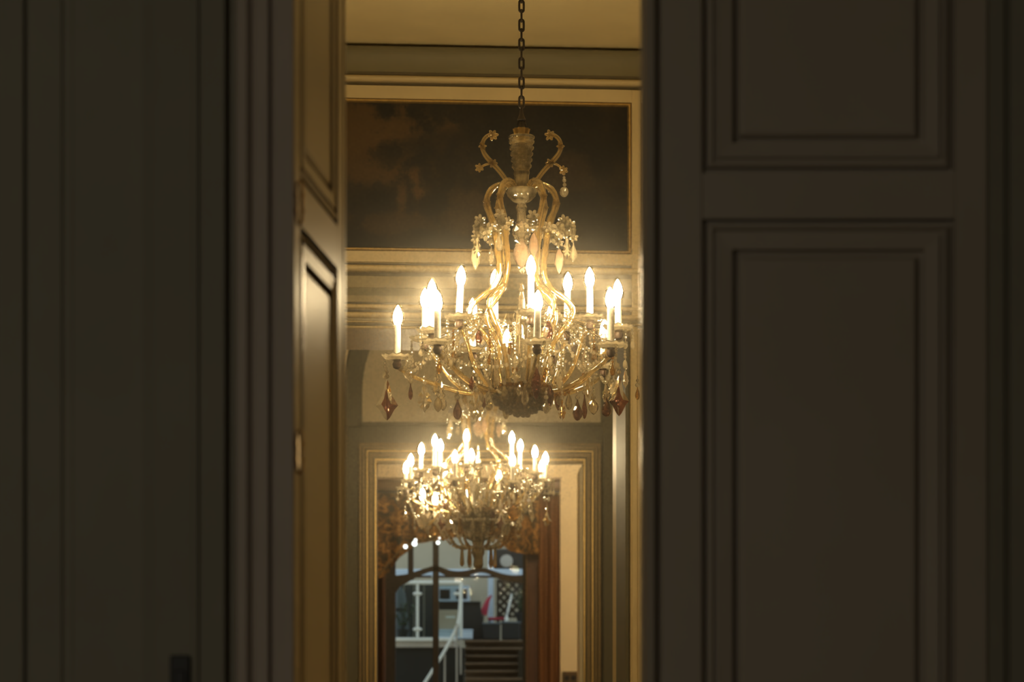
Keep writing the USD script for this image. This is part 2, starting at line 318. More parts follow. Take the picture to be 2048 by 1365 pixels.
# ------------------------------------------------------------------ second room, with the near chandelier
DA, ANG = 14.5, 4.2
struct('wall_left', box(-3.6, -3.5, 5.3, DA + .4, 0, HC), 'room_paint'); struct('wall_right', box(3.5, 3.6, 5.3, DA + .4, 0, HC), 'room_paint')
struct('ceiling', box(-3.6, 3.6, D1 + .3, DA + .45, HC, HC + .1), 'ceiling_plaster', label='plain tan plaster ceiling above the near chandelier')
wa = thing('wall_middle', 'panelled wall behind the near chandelier, with picture field, cornices and opening', None, (0, DA, 0), ANG, kind='structure')
ax, az = (lambda x: PX(x, DA)), (lambda y: PZ(y, DA))
# opening from 650 px to 1262 px, top at 660 px
ox0, ox1, oz = ax(640), ax(1262), az(660)
obj('masonry', cat([box(-3.8, ox0, 0, .9, 0, HC - .02), box(ox1, 3.8, 0, .9, 0, HC - .02), box(ox0, ox1, 0, .9, oz, HC - .02)]), 'lintel_paint', wa)
def wa_band(y0, y1, out, mt, x0=-3.3, x1=3.3, name='moulding', slope=0.0):
    """A band of the entablature between two picture rows standing OUT metres proud, its face leaning by slope."""
    z0, z1 = az(y1), az(y0)
    obj(name, prof_x([(.01, z0), (-out, z0), (-out - slope, z1), (.01, z1)], x0, x1), mt, wa)
def mould(y0, y1, out, mt='lintel_paint', x0=-3.3, x1=3.3):
    """Rounded bead."""
    z0, z1 = az(y1), az(y0); c = [(.01, z0)] + [(-out * (.45 + .55 * math.sin(a)), z0 + (z1 - z0) * (.5 - .5 * math.cos(a))) for a in np.linspace(0, math.pi, 9)] + [(.01, z1)]
    obj('moulding', prof_x(c, x0, x1), mt, wa)
# cove and cornice above the picture
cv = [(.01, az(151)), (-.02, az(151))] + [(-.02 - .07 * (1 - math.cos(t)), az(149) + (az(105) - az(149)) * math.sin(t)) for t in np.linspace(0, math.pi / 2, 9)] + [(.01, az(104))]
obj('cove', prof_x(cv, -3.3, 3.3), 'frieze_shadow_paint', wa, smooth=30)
wa_band(150, 156, .02, 'groove_shade_paint')
mould(157, 170, .045); wa_band(171, 177, .006, 'groove_shade_paint'); wa_band(178, 203, .022, 'lintel_paint', name='frieze', slope=.004)
# picture field
fx0, fx1, fz0, fz1 = ax(420), ax(1262), az(506), az(205)
pf = thing('painting', 'dark old landscape painting in a thin gilt frame above the opening', 'painting', (0, DA, 0), ANG)
pc = ((fx0 + fx1) / 2, (fz0 + fz1) / 2)
cvs = UsdGeom.Xform.Define(stage, str(pf.GetPath()) + '/canvas_panel')
cm = box(fx0 - pc[0] + .02, fx1 - pc[0] - .02, -.014, -.002, fz0 - pc[1] + .02, fz1 - pc[1] - .02)
cvs.AddTranslateOp().Set(Gf.Vec3d(pc[0], 0, pc[1]))
usdkit.mesh(stage, str(cvs.GetPath()) + '/canvas', cm, M['old_canvas'])
fr = frame_ring(fx0, fx1, fz0, fz1, 0, [(0, 0), (0, -.026), (.004, -.030), (.012, -.030), (.016, -.022), (.02, -.010), (.024, -.010)], fill=False)
obj('picture_frame', fr, 'gilt', pf)
obj('stile_strip', bevel_box(ax(1264), ax(1283), -.03, .01, az(640), az(178), .004), 'lintel_paint', wa)
# entablature between picture and opening
wa_band(508, 529, .026, 'lintel_paint', name='frieze', slope=.012); wa_band(530, 534, .004, 'groove_shade_paint'); mould(535, 548, .05); wa_band(549, 556, .010, 'groove_shade_paint')
wa_band(557, 580, .020, 'frieze_paint', name='frieze'); wa_band(581, 595, .010, 'frieze_shadow_paint'); wa_band(596, 609, .024, 'frieze_paint', name='frieze'); wa_band(609, 612, .008, 'groove_shade_paint')
mould(613, 622, .04); wa_band(623, 628, .006, 'groove_shade_paint'); mould(629, 640, .045); wa_band(641, 645, .02, 'frieze_paint'); mould(646, 650, .03); wa_band(651, 655, .015, 'groove_shade_paint'); mould(656, 662, .035)
# casing right of the opening and the mirrored folding leaf in the reveal
obj('casing', prof_z([(ox1 - .0, .01), (ox1, -.02), (ox1 + .012, -.03), (ox1 + .036, -.03), (ox1 + .042, -.015), (ox1 + .09, -.015), (ox1 + .1, .01)], 0, oz + .02), 'lintel_paint', wa)
obj('casing', prof_z([(ox0, .01), (ox0, -.02), (ox0 - .1, -.03), (ox0 - .11, .01)], 0, oz + .02), 'lintel_paint', wa)
ml = thing('door_3', 'narrow mirrored shutter leaf folded back in the right reveal of the middle opening', None, (PX(1261, DA) - .004, DA + .07, 0), 90 + 2.6, kind='structure')
obj('leaf_body', box(0, .62, .002, .022, .02, oz - .03), 'olive_paint', ml)
obj('mirror_glass', box(.12, .34, -.0, .004, .3, oz - .12), 'mirror_black', ml)
for a in (.09, .34): obj('glazing_bar', bevel_box(a, a + .03, -.006, .004, .25, oz - .06, .003), 'gilt', ml)
obj('glazing_bar', bevel_box(.09, .37, -.006, .004, oz - .12, oz - .06, .003), 'gilt', ml)
struct('trim_5', box(PX(1233, 15.4), PX(1250, 15.4), 15.42, 15.5, 0, oz), 'trim_paint', label='tan strip of moulding behind the right side of the middle opening')

# ------------------------------------------------------------------ third room, with the far chandelier
DB = 22.0
HB = 6.2
bx, bz = (lambda x: PX(x, DB)), (lambda y: PZ(y, DB))
struct('wall_left', box(-3.6, -3.5, DA + .4, DB, 0, HB), 'room_paint'); struct('wall_right', box(3.5, 3.6, DA + .4, DB, 0, HB), 'room_paint')
struct('ceiling', box(-3.6, 3.6, DA + .5, DB + .4, HB, HB + .1), 'ceiling_plaster')
dx0, dx1, dz = bx(752), bx(1168), bz(921)
wb = thing('wall_far', 'olive painted wall behind the far chandelier, with an arched panel over the doorway', None, (0, DB, 0), .9, kind='structure')
obj('masonry', cat([box(-3.5, dx0, 0, .4, 0, HB), box(dx1, 3.5, 0, .4, 0, HB), box(dx0, dx1, 0, .4, dz, HB)]), 'olive_paint', wb)
# arched panel (lunette) and its band
lc, lr, lz, lb = bx(963), bx(963) - bx(722), bz(785), bz(846)
def arch(r, zb, n=40): return [(lc - r, zb)] + [(lc - r * math.cos(t), lz + r * math.sin(t)) for t in np.linspace(0, math.pi, n)] + [(lc + r, zb)]
obj('arched_panel', prof_y(arch(lr, lb), -.004, .01), 'panel_paint', wb)
def band(r0, r1, zb, y0, y1): return prof_y(arch(r1, zb) + arch(r0, zb)[::-1], y0, y1)
obj('arch_band', band(lr, bx(963) - bx(690), bz(855), -.03, .01), 'olive_paint', wb)
obj('arch_moulding', band(lr - .012, lr + .008, lb, -.012, .01), 'olive_paint', wb)
obj('arch_moulding', band(bx(963) - bx(690) + .02, bx(963) - bx(684) + .02, bz(855), -.05, .01), 'lintel_paint', wb)
obj('panel_sill', box(lc - lr - .02, lc + lr + .02, -.03, .01, bz(852), lb), 'olive_paint', wb)
# door casing with gilt lines, mitred
def casing_ring(px_in, px_out, y, mt, name='casing'):
    """Three-sided flat band around the doorway, from px_in to px_out outside the opening edge."""
    a, b = px_in * DB / F, px_out * DB / F
    pts = [(dx0 - b, 0), (dx0 - b, dz + b), (dx1 + b, dz + b), (dx1 + b, 0), (dx1 + a, 0), (dx1 + a, dz + a), (dx0 - a, dz + a), (dx0 - a, 0)]
    obj(name, prof_y(pts, y, .01), mt, wb)
for a, b, y, mt in ((-1, 2, -.03, 'gilt'), (2, 5, -.02, 'olive_paint'), (5, 13, -.055, 'dull_gilt'), (13, 15.5, -.03, 'olive_paint'), (15.5, 18, -.06, 'gilt'), (18, 21, -.035, 'olive_paint'), (21, 26, -.06, 'dull_gilt'), (26, 28, -.03, 'olive_paint'), (28, 33, -.05, 'dull_gilt')):
    casing_ring(a, b, y, mt)
obj('pilaster', box(bx(1207), bx(1236), -.05, .01, 0, bz(690)), 'olive_paint', wb)
obj('soffit_moulding', box(dx0, dx1, .0, .05, dz - .03, dz), 'dull_gilt', wb)
d4 = thing('door_4', 'white door leaf edge standing open at the right of the far doorway', None, (dx1 - .035, DB + .16, 0), 0, kind='structure')
obj('leaf_body', box(-.0, .03, 0, .8, .02, dz - .05), 'cream_plaster', d4)

# ------------------------------------------------------------------ last room with curtains and window
DC = 27.0
cx_, cz_ = (lambda x: PX(x, DC)), (lambda y: PZ(y, DC))
HD = 5.0
struct('wall_left', box(-3.6, -3.5, DB + .4, DC + .3, 0, HD), 'cream_plaster'); struct('wall_right', box(3.5, 3.6, DB + .4, DC + .3, 0, HD), 'cream_plaster')
struct('ceiling', box(-3.6, 3.6, DB + .4, DC + .3, HD, HD + .1), 'cream_plaster')
ex0, ex1, ez = cx_(768), cx_(1054), cz_(1000)
struct('wall_end', cat([box(-3.5, ex0, DC, DC + .3, 0, HD), box(ex1, 3.5, DC, DC + .3, 0, HD), box(ex0, ex1, DC, DC + .3, ez, HD), box(ex0, ex1, DC, DC + .3, 0, .4)]), 'cream_plaster', label='cream end wall with the tall window')
lamp = thing('ceiling_lamp', 'opal globe ceiling lamp of the last room', 'lamp', (.9, 24.6, HD))
obj('stem', tube([(0, 0, 0), (0, 0, -.45)], .012), 'brass', lamp); obj('globe', bead((0, 0, -.58), .16, 3), 'globe', lamp, smooth=True)
obj('cap', moved(lathe([(.05, -.03), (.06, -.015), (.06, 0)], 20), 0, 0, 0), 'brass', lamp)
# pelmet
pe = thing('pelmet', 'brown wooden pelmet box over the curtained window', 'pelmet', (0, DC, 0))
pp = [(-.01, cz_(985)), (-.20, cz_(985)), (-.22, cz_(980)), (-.22, cz_(968)), (-.25, cz_(965)), (-.25, cz_(960)), (-.01, cz_(960))]
obj('pelmet_board', prof_x(pp, cx_(700), cx_(1120)), 'pelmet_wood', pe)
obj('pelmet_moulding', prof_x([(-.2, cz_(990)), (-.235, cz_(990)), (-.235, cz_(985)), (-.2, cz_(985))], cx_(702), cx_(1118)), 'dark_wood', pe)
# valance with a scalloped lower edge
ed = [(700, 1150), (757, 1163), (775, 1150), (800, 1118), (835, 1090), (880, 1082), (925, 1076), (960, 1070), (985, 1076), (1005, 1092), (1022, 1106), (1050, 1110), (1078, 1111)]
us = np.linspace(702, 1078, 90); low = np.interp(us, [e[0] for e in ed], [e[1] for e in ed])
G = np.zeros((90, 14, 3))
for i, u in enumerate(us):
    for j in range(14):
        s = j / 13; y = 986 + (low[i] - 986) * s
        G[i, j] = (cx_(u), -.15 - .028 * math.sin(u * .16 + .6 * math.sin(u * .03)) * (.3 + s), cz_(y))
va = obj('valance', sheet(G, np.array([0, .02, 0])), 'brocade', pe, smooth=50, label='rust brown brocade valance with scalloped lower edge')
def drape(x0, x1, y0, label, folds, mt='red_wood', dy=-.08):
    n, m = 60, 12; P = np.zeros((n, m, 3))
    for i in range(n):
        for j in range(m):
            s = i / (n - 1); ztop, zb = cz_(y0), .03; x = x0 + (x1 - x0) * s
            P[i, j] = (x, dy - .035 * math.sin(2 * math.pi * folds * s + .3 * j / m) - .01 * math.sin(5.1 * s + j), ztop + (zb - ztop) * j / (m - 1))
    t = thing('curtain', label, 'curtain', (0, DC, 0)); obj('cloth', sheet(P, np.array([0, .012, 0])), mt, t, smooth=50); return t
paint('drape_brown', (.15, .065, .022), rough=.8, var=.25, scale=5, stretch=(6, 6, .5)); paint('drape_dark', (.07, .03, .013), rough=.8, var=.3, scale=5, stretch=(6, 6, .5))
drape(cx_(1076), cx_(1120), 990, 'rust brown curtain hanging at the right of the window', 2.0, 'drape_brown')
drape(cx_(704), cx_(772), 990, 'dark brown curtain at the left of the window, mostly behind the door casing', 3.5, 'drape_dark')
# window joinery with wavy transom
wy = .12
wn = thing('window_2', 'tall window with dark frame, central mullion and a wavy transom, view to a terrace', None, (0, DC, 0), kind='structure')
wz_top, wz_bot = cz_(1000), .4
obj('jamb', bevel_box(cx_(1045), cx_(1053), wy - .04, wy + .06, wz_bot, wz_top), 'dark_wood', wn)
obj('jamb', bevel_box(cx_(1053), cx_(1078), -.03, wy + .06, wz_bot, wz_top), 'red_wood', wn, label='reddish wood jamb')
obj('jamb', bevel_box(cx_(1051.5), cx_(1054), -.05, -.02, wz_bot, wz_top), 'pelmet_wood', wn)
obj('jamb', bevel_box(cx_(757), cx_(790), wy - .04, wy + .06, wz_bot, wz_top), 'dark_wood', wn)
obj('mullion', bevel_box(cx_(865), cx_(877), wy - .05, wy + .05, wz_bot, wz_top), 'dark_wood', wn)
obj('sill', bevel_box(ex0 - .1, ex1 + .1, -.05, .25, .36, .41), 'dark_wood', wn)
obj('glazing_bar', bevel_box(cx_(815), cx_(826), wy - .02, wy + .04, cz_(1160), wz_top), 'dark_wood', wn)
tw = [(757, 1178, 40), (790, 1164, 26), (812, 1157, 17), (835, 1147, 11), (855, 1140, 10), (871, 1137, 11), (888, 1143, 13), (905, 1148, 13), (925, 1148, 12), (945, 1143, 10), (962, 1140, 9), (980, 1144, 10), (1000, 1152, 12), (1022, 1157, 13), (1053, 1158, 18)]
xs = np.linspace(757, 1053, 70); yc = spline([(a, b, 0) for a, b, c in tw], 200); yy = np.interp(xs, yc[:, 0], yc[:, 1]); th = np.interp(xs, [a for a, b, c in tw], [c for a, b, c in tw])
prf = [(cx_(x), cz_(y - t / 2)) for x, y, t in zip(xs, yy, th)] + [(cx_(x), cz_(y + t / 2)) for x, y, t in list(zip(xs, yy, th))[::-1]]
obj('transom', prof_y(prf, wy - .05, wy + .05), 'dark_wood', wn)
for a, b in ((877, 1000), (826, 862)):
    pr = [(cx_(x), cz_(1155 - 0 * x)) for x in (a, b)] + [(cx_(x), cz_(1151)) for x in (b, a)]
    obj('transom_rail', prof_y(pr, wy - .02, wy + .03), 'dark_wood', wn)
cl = [(757, 1365), (770, 1240), (783, 1196), (800, 1172), (757, 1172)]
obj('corner_bracket', prof_y([(cx_(a), cz_(b)) for a, b in cl], wy - .03, wy + .03), 'dark_wood', wn)
obj('pane', box(cx_(790), cx_(865), wy, wy + .006, wz_bot, wz_top), 'pane_glass', wn); obj('pane', box(cx_(877), cx_(1045), wy, wy + .006, wz_bot, wz_top), 'pane_glass', wn)
# small globe lights on a curved branch by the left of the window
lb_ = thing('branch_light', 'curved twig-like bracket with three small white globe lights before the valance', 'light', (0, DC - .34, 0))
by = DC - .34; q = lambda x, y: (PX(x, by), 0, PZ(y, by))
obj('branch', cat([tube(spline([q(680, 1215), q(740, 1165), q(775, 1130), q(790, 1112), q(811, 1094), q(829, 1085), q(853, 1080), q(878, 1086)], 20), .008), tube([q(680, 1215), (q(680, 1215)[0], .335, q(680, 1215)[2])], .008)]), 'dull_gilt', lb_)
for x, y, r in ((811, 1094, .022), (829, 1088, .027), (831, 1081, .016), (876, 1086, .02), (879, 1077, .010)): obj('globe', bead(q(x, y), r, 2), 'small_globe', lb_, smooth=True)
so = thing('wall_socket', 'brown double wall socket on the cream wall right of the curtain', 'socket', (cx_(1140), DC - .0, cz_(1357)))
obj('plate', bevel_box(-.085, .085, -.02, 0, -.07, .07, .01), 'brown_plate', so)
for sx in (-.035, .035): obj('socket_hole', moved(lathe([(.022, 0), (.026, .006), (.026, .012)], 16), sx, -.02, 0, rx=math.pi / 2), 'black_lacquer', so)

# ------------------------------------------------------------------ terrace outside
EY = 31.0
tx, tz = (lambda x, Z=EY: PX(x, Z)), (lambda y, Z=EY: PZ(y, Z))
tag(obj('terrace_ground', box(-9, 9, DC + .3, 36, -.2, -.1), 'stone_grey'), 'grey ground of the yard outside the window', None, None, 'structure')
hs = thing('neighbour_house', 'beige rendered house wall beyond the terrace', 'house', (0, 34.5, 0))
obj('facade', box(-6, 6, 0, .3, -.1, 4.4), 'house_wall', hs)
obj('gutter_board', box(-6, 6, -.06, 0, 4.3, 4.5), 'blue_white', hs)
Z = 33.2
bm = thing('canopy_beam', 'pale blue white beam of a canopy across the terrace, on a post', 'beam', (0, Z, 0))
obj('beam', bevel_box(PX(770, Z), PX(1100, Z), 0, .15, PZ(1153, Z), PZ(1139, Z), .01), 'blue_white', bm)
obj('post', bevel_box(PX(976, Z), PX(987, Z), .02, .12, 1.0, PZ(1102, Z), .01), 'blue_white', bm)
Z = 33.5
ac = thing('air_conditioner', 'dark air conditioner box with a round fan grille above the beam', 'air conditioner', (0, Z, 0))
obj('casing', bevel_box(PX(990, Z), PX(1062, Z), 0, .35, PZ(1138, Z), PZ(1098, Z), .02), 'charcoal', ac)
obj('fan_grille', moved(lathe([(.075, 0), (.085, .02), (.08, .03), (.02, .035)], 24), PX(1013, Z), -.0, PZ(1123, Z), rx=math.pi / 2), 'stone_grey', ac)
obj('wall_bracket', box(PX(1000, Z), PX(1050, Z), .05, .99, PZ(1142, Z), PZ(1138, Z)), 'charcoal', ac)
Z = 33.0
lt = thing('lattice_screen', 'dark wooden lattice screen with round openings, right side of the terrace', 'lattice screen', (0, Z, 0))
lx0, lx1, lz0, lz1 = PX(993, Z), PX(1046, Z), PZ(1236, Z), PZ(1160, Z)
obj('screen_frame', frame_ring(lx0, lx1, lz0, lz1, 0, [(0, .04), (0, 0), (.035, 0), (.035, .04)], fill=False), 'dark_wood', lt)
for k in range(-3, 6):
    for s in (1, -1):
        x0 = lx0 + k * .11; pts = []
        for t in np.linspace(0, .55, 23):
            x, z = x0 + t * (1 if s > 0 else -1) + (0 if s > 0 else .2), lz0 + t
            if lx0 <= x <= lx1 and z <= lz1: pts.append((x, .02 + .01 * s, z))
        if len(pts) > 1: obj('slat', tube([pts[0], pts[-1]], .02, 6), 'dark_wood', lt)
for x in (lx0 + .02, lx1 - .02): obj('foot_post', box(x - .02, x + .02, .0, .04, PZ(1282, 32) - .01, lz0 + .01), 'dark_wood', lt)
Z = 30.6
pz0, pz1 = PZ(1296, Z), PZ(1278, Z)
pl = thing('terrace_platform', 'white edged stone platform carrying the glass railing', 'platform', (0, Z, 0))
obj('platform_slab', bevel_box(PX(780, Z), PX(910, Z), -.05, 3.2, pz0, pz1 - .03, .01), 'stone_grey', pl)
obj('edge_coping', bevel_box(PX(780, Z), PX(912, Z), -.08, .12, pz1 - .035, pz1 + .01, .008), 'white_metal', pl)
obj('platform_base', box(PX(785, Z), PX(927, Z), .02, 3.1, -.1, pz0), 'black_lacquer', pl)
Z = 30.55
rl = thing('glass_railing', 'white metal railing with glass panels and round clamps on the platform', 'railing', (0, Z, 0))
tz_ = lambda y: PZ(y, Z)
rr = .022
obj('top_rail', tube([(PX(808, Z), 0, tz_(1166)), (PX(922, Z), 0, tz_(1166))], rr), 'white_metal', rl)
for x, y1 in ((835, 1275.5), (922, 1275.5)):
    obj('post', tube([(PX(x, Z), 0, tz_(1166)), (PX(x, Z), 0, tz_(y1))], .018), 'white_metal', rl)
for x, y in ((835, 1188.5), (835, 1259.5), (916, 1188.5)): obj('clamp', moved(bevel_box(-.058, .058, -.03, .03, -.02, .02, .018), PX(x, Z), 0, tz_(y)), 'white_metal', rl)
obj('glass_panel', box(PX(795, Z), PX(833, Z), -.005, .005, tz_(1274), tz_(1170)), 'railing_glass', rl); obj('glass_panel', box(PX(837, Z), PX(919, Z), -.005, .005, tz_(1274), tz_(1170)), 'railing_glass', rl)
hr = [(922, 1166), (921, 1200), (919, 1232), (914, 1255), (905, 1275), (890, 1303), (872, 1333), (850, 1368), (835, 1392)]
obj('handrail', tube(spline([(PX(a, Z), -.03 * i, tz_(b)) for i, (a, b) in enumerate(hr)], 36), .02), 'white_metal', rl, smooth=40)
for x, y0, y1 in ((914, 1248, 1420), (922, 1280, 1350), (890, 1310, 1420)): obj('baluster', tube([(PX(x, Z), -.12, tz_(y0)), (PX(x, Z), -.12, tz_(y1))], .011), 'stone_grey', rl)
# steps of the wooden deck
st = thing('deck_steps', 'brown wooden deck steps rising to the right of the railing', 'steps', (0, 30.2, 0))
for k in range(6):
    Zs = 31.6 - .24 * k; zt = PZ(1282 + 15 * k, 31.6 - .24 * k)
    obj('tread', bevel_box(PX(930, Zs), PX(1062, Zs), Zs - 30.2 - .26, Zs - 30.2, zt - .03, zt, .006), 'deck_wood', st)
    obj('riser', box(PX(931, Zs), PX(1062, Zs), Zs - 30.2 - .03, Zs - 30.2, zt - .11, zt - .03), 'deck_wood', st)
obj('deck_board', box(PX(930, 32), PX(1075, 32), 1.42, 2.9, PZ(1282, 32) - .05, PZ(1282, 32) - .01), 'deck_wood', st)
obj('stringer', box(PX(1036, 30), PX(1070, 30), .0, 1.6, 1.2, PZ(1300, 30)), 'dark_wood', st)
# things on the terrace
Z = 32.2; dkz = PZ(1281, Z)
cb = thing('storage_cabinet', 'black cabinet behind the carton on the terrace', 'cabinet', (0, Z, 0))
obj('cabinet_body', trimesh.convex.convex_hull(np.array([(PX(a, Z), y, PZ(b, Z)) for a, b in ((877, 1206), (960, 1206), (968, 1262), (968, 1279), (877, 1279)) for y in (.1, .55)])), 'black_lacquer', cb)
obj('cabinet_top', bevel_box(PX(876, Z), PX(961, Z), .06, .56, PZ(1207, Z), PZ(1203, Z)), 'black_lacquer', cb)
ca = thing('carton', 'tan cardboard carton standing before the black cabinet', 'carton', (0, Z - .4, 0))
obj('carton_body', bevel_box(PX(879, Z), PX(924, Z), 0, .3, PZ(1262, Z) + .002, PZ(1223, Z), .006), 'carton', ca); obj('handle_slot', box(PX(893, Z), PX(912, Z), -.004, .002, PZ(1239, Z), PZ(1235, Z)), 'white_metal', ca)
bb = thing('foam_box', 'flat pale blue white box under the carton', 'box', (0, Z - .45, 0))
obj('box_body', bevel_box(PX(880, Z), PX(946, Z), -.05, .4, PZ(1281, Z), PZ(1265, Z), .01), 'blue_white', bb); obj('box_lid', bevel_box(PX(879, Z), PX(947, Z), -.055, .405, PZ(1265, Z), PZ(1262, Z), .005), 'blue_white', bb)
Zw = 33.6
wg = thing('wall_unit', 'pale wall unit with two dark square openings on the beige house wall', 'wall unit', (0, Zw, 0))
obj('unit_frame', box(PX(874, Zw), PX(938, Zw), .06, .9, PZ(1205, Zw), PZ(1172, Zw)), 'blue_white', wg)
for a, b in ((879, 900), (912, 934)): obj('opening', frame_ring(PX(a, Zw), PX(b, Zw), PZ(1199, Zw), PZ(1179, Zw), .058, [(0, 0), (.01, -.01), (.02, 0.0)]), 'black_lacquer', wg)
Zu = 32.9
um = thing('folded_parasol', 'folded dark red parasol leaning beside the pale post', 'parasol', (0, Zu, 0))
pu = [(966, 1230), (972, 1212), (978, 1198), (983, 1192)]
obj('cloth', tube(spline([(PX(a, Zu), 0, PZ(b, Zu)) for a, b in pu], 12), np.interp(np.linspace(0, 1, 12), [0, .3, 1], [.05, .045, .012]), 9), 'red_cloth', um)
obj('pole', tube([(PX(962, Zu), 0, PZ(1279, Zu)), (PX(967, Zu), 0, PZ(1228, Zu))], .012), 'dark_wood', um)
Zc = 31.9
for i, (a, b, y0, y1, lab) in enumerate(((966, 1000, 1280, 1246, 'black planter crate at the left of the two on the deck'), (1003, 1040, 1280, 1244, 'black planter crate at the right of the two on the deck'))):
    t = thing('planter_crate', lab, 'crate', (0, Zc, 0), group=None)
    obj('crate_body', bevel_box(PX(a, Zc), PX(b, Zc), 0, .3, PZ(y0, Zc), PZ(y1, Zc), .012), 'charcoal', t); obj('crate_rim', bevel_box(PX(a, Zc) - .01, PX(b, Zc) + .01, -.015, .315, PZ(y1 + 4, Zc), PZ(y1, Zc), .008), 'fabric_grey', t)
ch = thing('garden_chair', 'folding garden chair with a red seat and a white slanting frame', 'chair', (0, 32.4, 0))
gz = 32.4
obj('seat', bevel_box(PX(976, gz), PX(1010, gz), -.1, .2, PZ(1241, gz), PZ(1236, gz)), 'red_cloth', ch, label='dark red seat')
obj('frame_bar', tube([(PX(1012, gz), 0, PZ(1238, gz)), (PX(1024, gz), 0, PZ(1188, gz))], .014), 'white_metal', ch)
obj('frame_bar', tube([(PX(1006, gz), .1, PZ(1244, gz)), (PX(1032, gz), .1, PZ(1176, gz))], .012), 'dark_wood', ch)
for x in (979, 1008): obj('leg', tube([(PX(x, gz), 0, PZ(1240, gz)), (PX(x, gz), 0, PZ(1280, gz))], .012), 'dark_wood', ch)
bt = thing('bottle', 'small pale bottle standing on the planter crate rim', 'bottle', (PX(1013, Zc), Zc + .1, PZ(1244, Zc)))
obj('bottle_body', lathe([(.022, 0), (.026, .01), (.026, .05), (.01, .07), (.01, .1)], 14), 'white_metal', bt, smooth=40); obj('cap', moved(lathe([(.012, 0), (.012, .012)], 12), 0, 0, .1), 'charcoal', bt)
for i, (a, y, hgt, lab) in enumerate(((806, 1277, .42, 'leafy potted shrub at the left end of the platform'), (1042, 1244, .40, 'leafy plant at the right end of the deck'))):
    Zp = 30.9 if i == 0 else 32.1
    t = thing('potted_shrub', lab, 'plant', (PX(a, Zp), Zp, PZ(y, Zp)))
    obj('pot', lathe([(.05, 0), (.07, .09), (.075, .09), (.075, .11)], 18), 'charcoal', t, smooth=40)
    sm, lf = [], []
    r2 = np.random.default_rng(20 + i)
    for k in range(9):
        an, ln = r2.uniform(0, 6.28), hgt * r2.uniform(.6, 1); tip = np.array([.16 * math.cos(an), .1 * math.sin(an), .1 + ln]); ctrl = spline([(0, 0, .08), tuple(tip * [.4, .4, .6]), tuple(tip)], 8); sm.append(tube(ctrl, .004, 5))
        for q_ in ctrl[2:]:
            for s in range(2):
                l = trimesh.creation.icosphere(subdivisions=1, radius=.022); l.vertices *= [1.5, .6, .18]; lf.append(moved(l, *q_, ry=r2.uniform(-.9, .9), rz=r2.uniform(0, 6.28)))
    obj('stems', cat(sm), 'dark_wood', t); tag(obj('foliage', cat(lf), 'leaf', t), None, None, None, 'stuff')
sc = thing('slate_screen', 'dark slate grey upright screen behind the left glass panel of the railing', 'screen', (0, 32.6, 0))
for k in range(4): obj('screen_board', bevel_box(PX(788 + 20 * k, 32.6) + .004, PX(808 + 20 * k, 32.6) - .004, 0, .03, pz1 - .028, PZ(1170, 32.6), .006), 'slate_dark', sc)
dk = thing('dark_parasol_cover', 'dark grey covered bundle standing behind the left glass panel', 'cover', (PX(796, 31.4), 31.4, pz1))
obj('cover', lathe([(.13, 0), (.14, .1), (.12, .4), (.09, .6), (.03, .68)], 20, .15, 7), 'fabric_grey', dk, smooth=50)
obj('tie_strap', moved(lathe([(.122, 0), (.128, .01), (.128, .03), (.120, .04)], 20), 0, 0, .36), 'black_lacquer', dk)

# volumes added in the two lamp-lit rooms to imitate lens halation around the bulbs
M['haze'] = usdkit.material(stage, '/World/Looks/haze', {'v': ('principled_volume', {'color': (1.0, .93, .78), 'density': HAZE, 'anisotropy': .972})}, [], volume='v.volume')
if HAZE > 0:
    for y0, y1, lab in ((5.45, DA - .9, 'added glow volume imitating lens halation around the near chandelier'), (DA + 1.3, DB - .2, 'added glow volume imitating lens halation around the far chandelier')):
        tag(obj('haze', box(-2.4, 2.4, y0, y1, .3, 5.2), 'haze'), lab, 'haze', None, 'stuff')
# ------------------------------------------------------------------ chandeliers
def kite(w, h, t, serr=False):
    """Faceted kite-shaped drop, hanging from its top at z = 0."""
    o = [(0, 0), (w * .10, -h * .12), (w * .22, -h * .40), (w * .5, -h * .64), (w * .33, -h * .74), (w * .13, -h * .93), (0, -h)]
    if serr: o = [(0, 0), (w * .16, -h * .08), (w * .22, -h * .25), (w * .42, -h * .38), (w * .36, -h * .48), (w * .5, -h * .60), (w * .36, -h * .68), (w * .34, -h * .78), (w * .12, -h * .88), (0, -h)]
    out = [(x, z) for x, z in o] + [(-x, z) for x, z in o[-2:0:-1]]
    n = len(out); c = -h * .58
    v = [(x, 0, z) for x, z in out] + [(x * .45, -t / 2, c + (z - c) * .55) for x, z in out] + [(x * .45, t / 2, c + (z - c) * .55) for x, z in out] + [(0, -t * .6, c), (0, t * .6, c)]
    f = []
    for i in range(n):
        j = (i + 1) % n
        f += [(i, j, n + j), (i, n + j, n + i), (j, i, 2 * n + i), (j, 2 * n + i, 2 * n + j), (n + i, n + j, 3 * n), (2 * n + j, 2 * n + i, 3 * n + 1)]
    return trimesh.Trimesh(v, f, process=False)
def drop(w, h):
    r = w / 2; return lathe([(.002, -h), (r * .45, -h * .97), (r * .85, -h * .84), (r, -h * .68), (r * .9, -h * .52), (r * .55, -h * .30), (r * .22, -h * .12), (.003, 0)], 9)
def almond(w, h):
    o = lathe([(.001, -h), (w * .25, -h * .88), (w * .45, -h * .68), (w * .5, -h * .5), (w * .42, -h * .28), (w * .2, -h * .08), (.001, 0)], 8); o.vertices[:, 1] *= .4; return o
def prism(w, h):
    return lathe([(.001, -h), (w * .35, -h * .93), (w * .5, -h * .82), (w * .32, -h * .1), (.002, 0)], 6)
SHAPES = {'kite': lambda w, h: kite(w, h, w * .3), 'spear': lambda w, h: kite(w, h, w * .3, True), 'drop': drop, 'almond': almond, 'prism': prism}
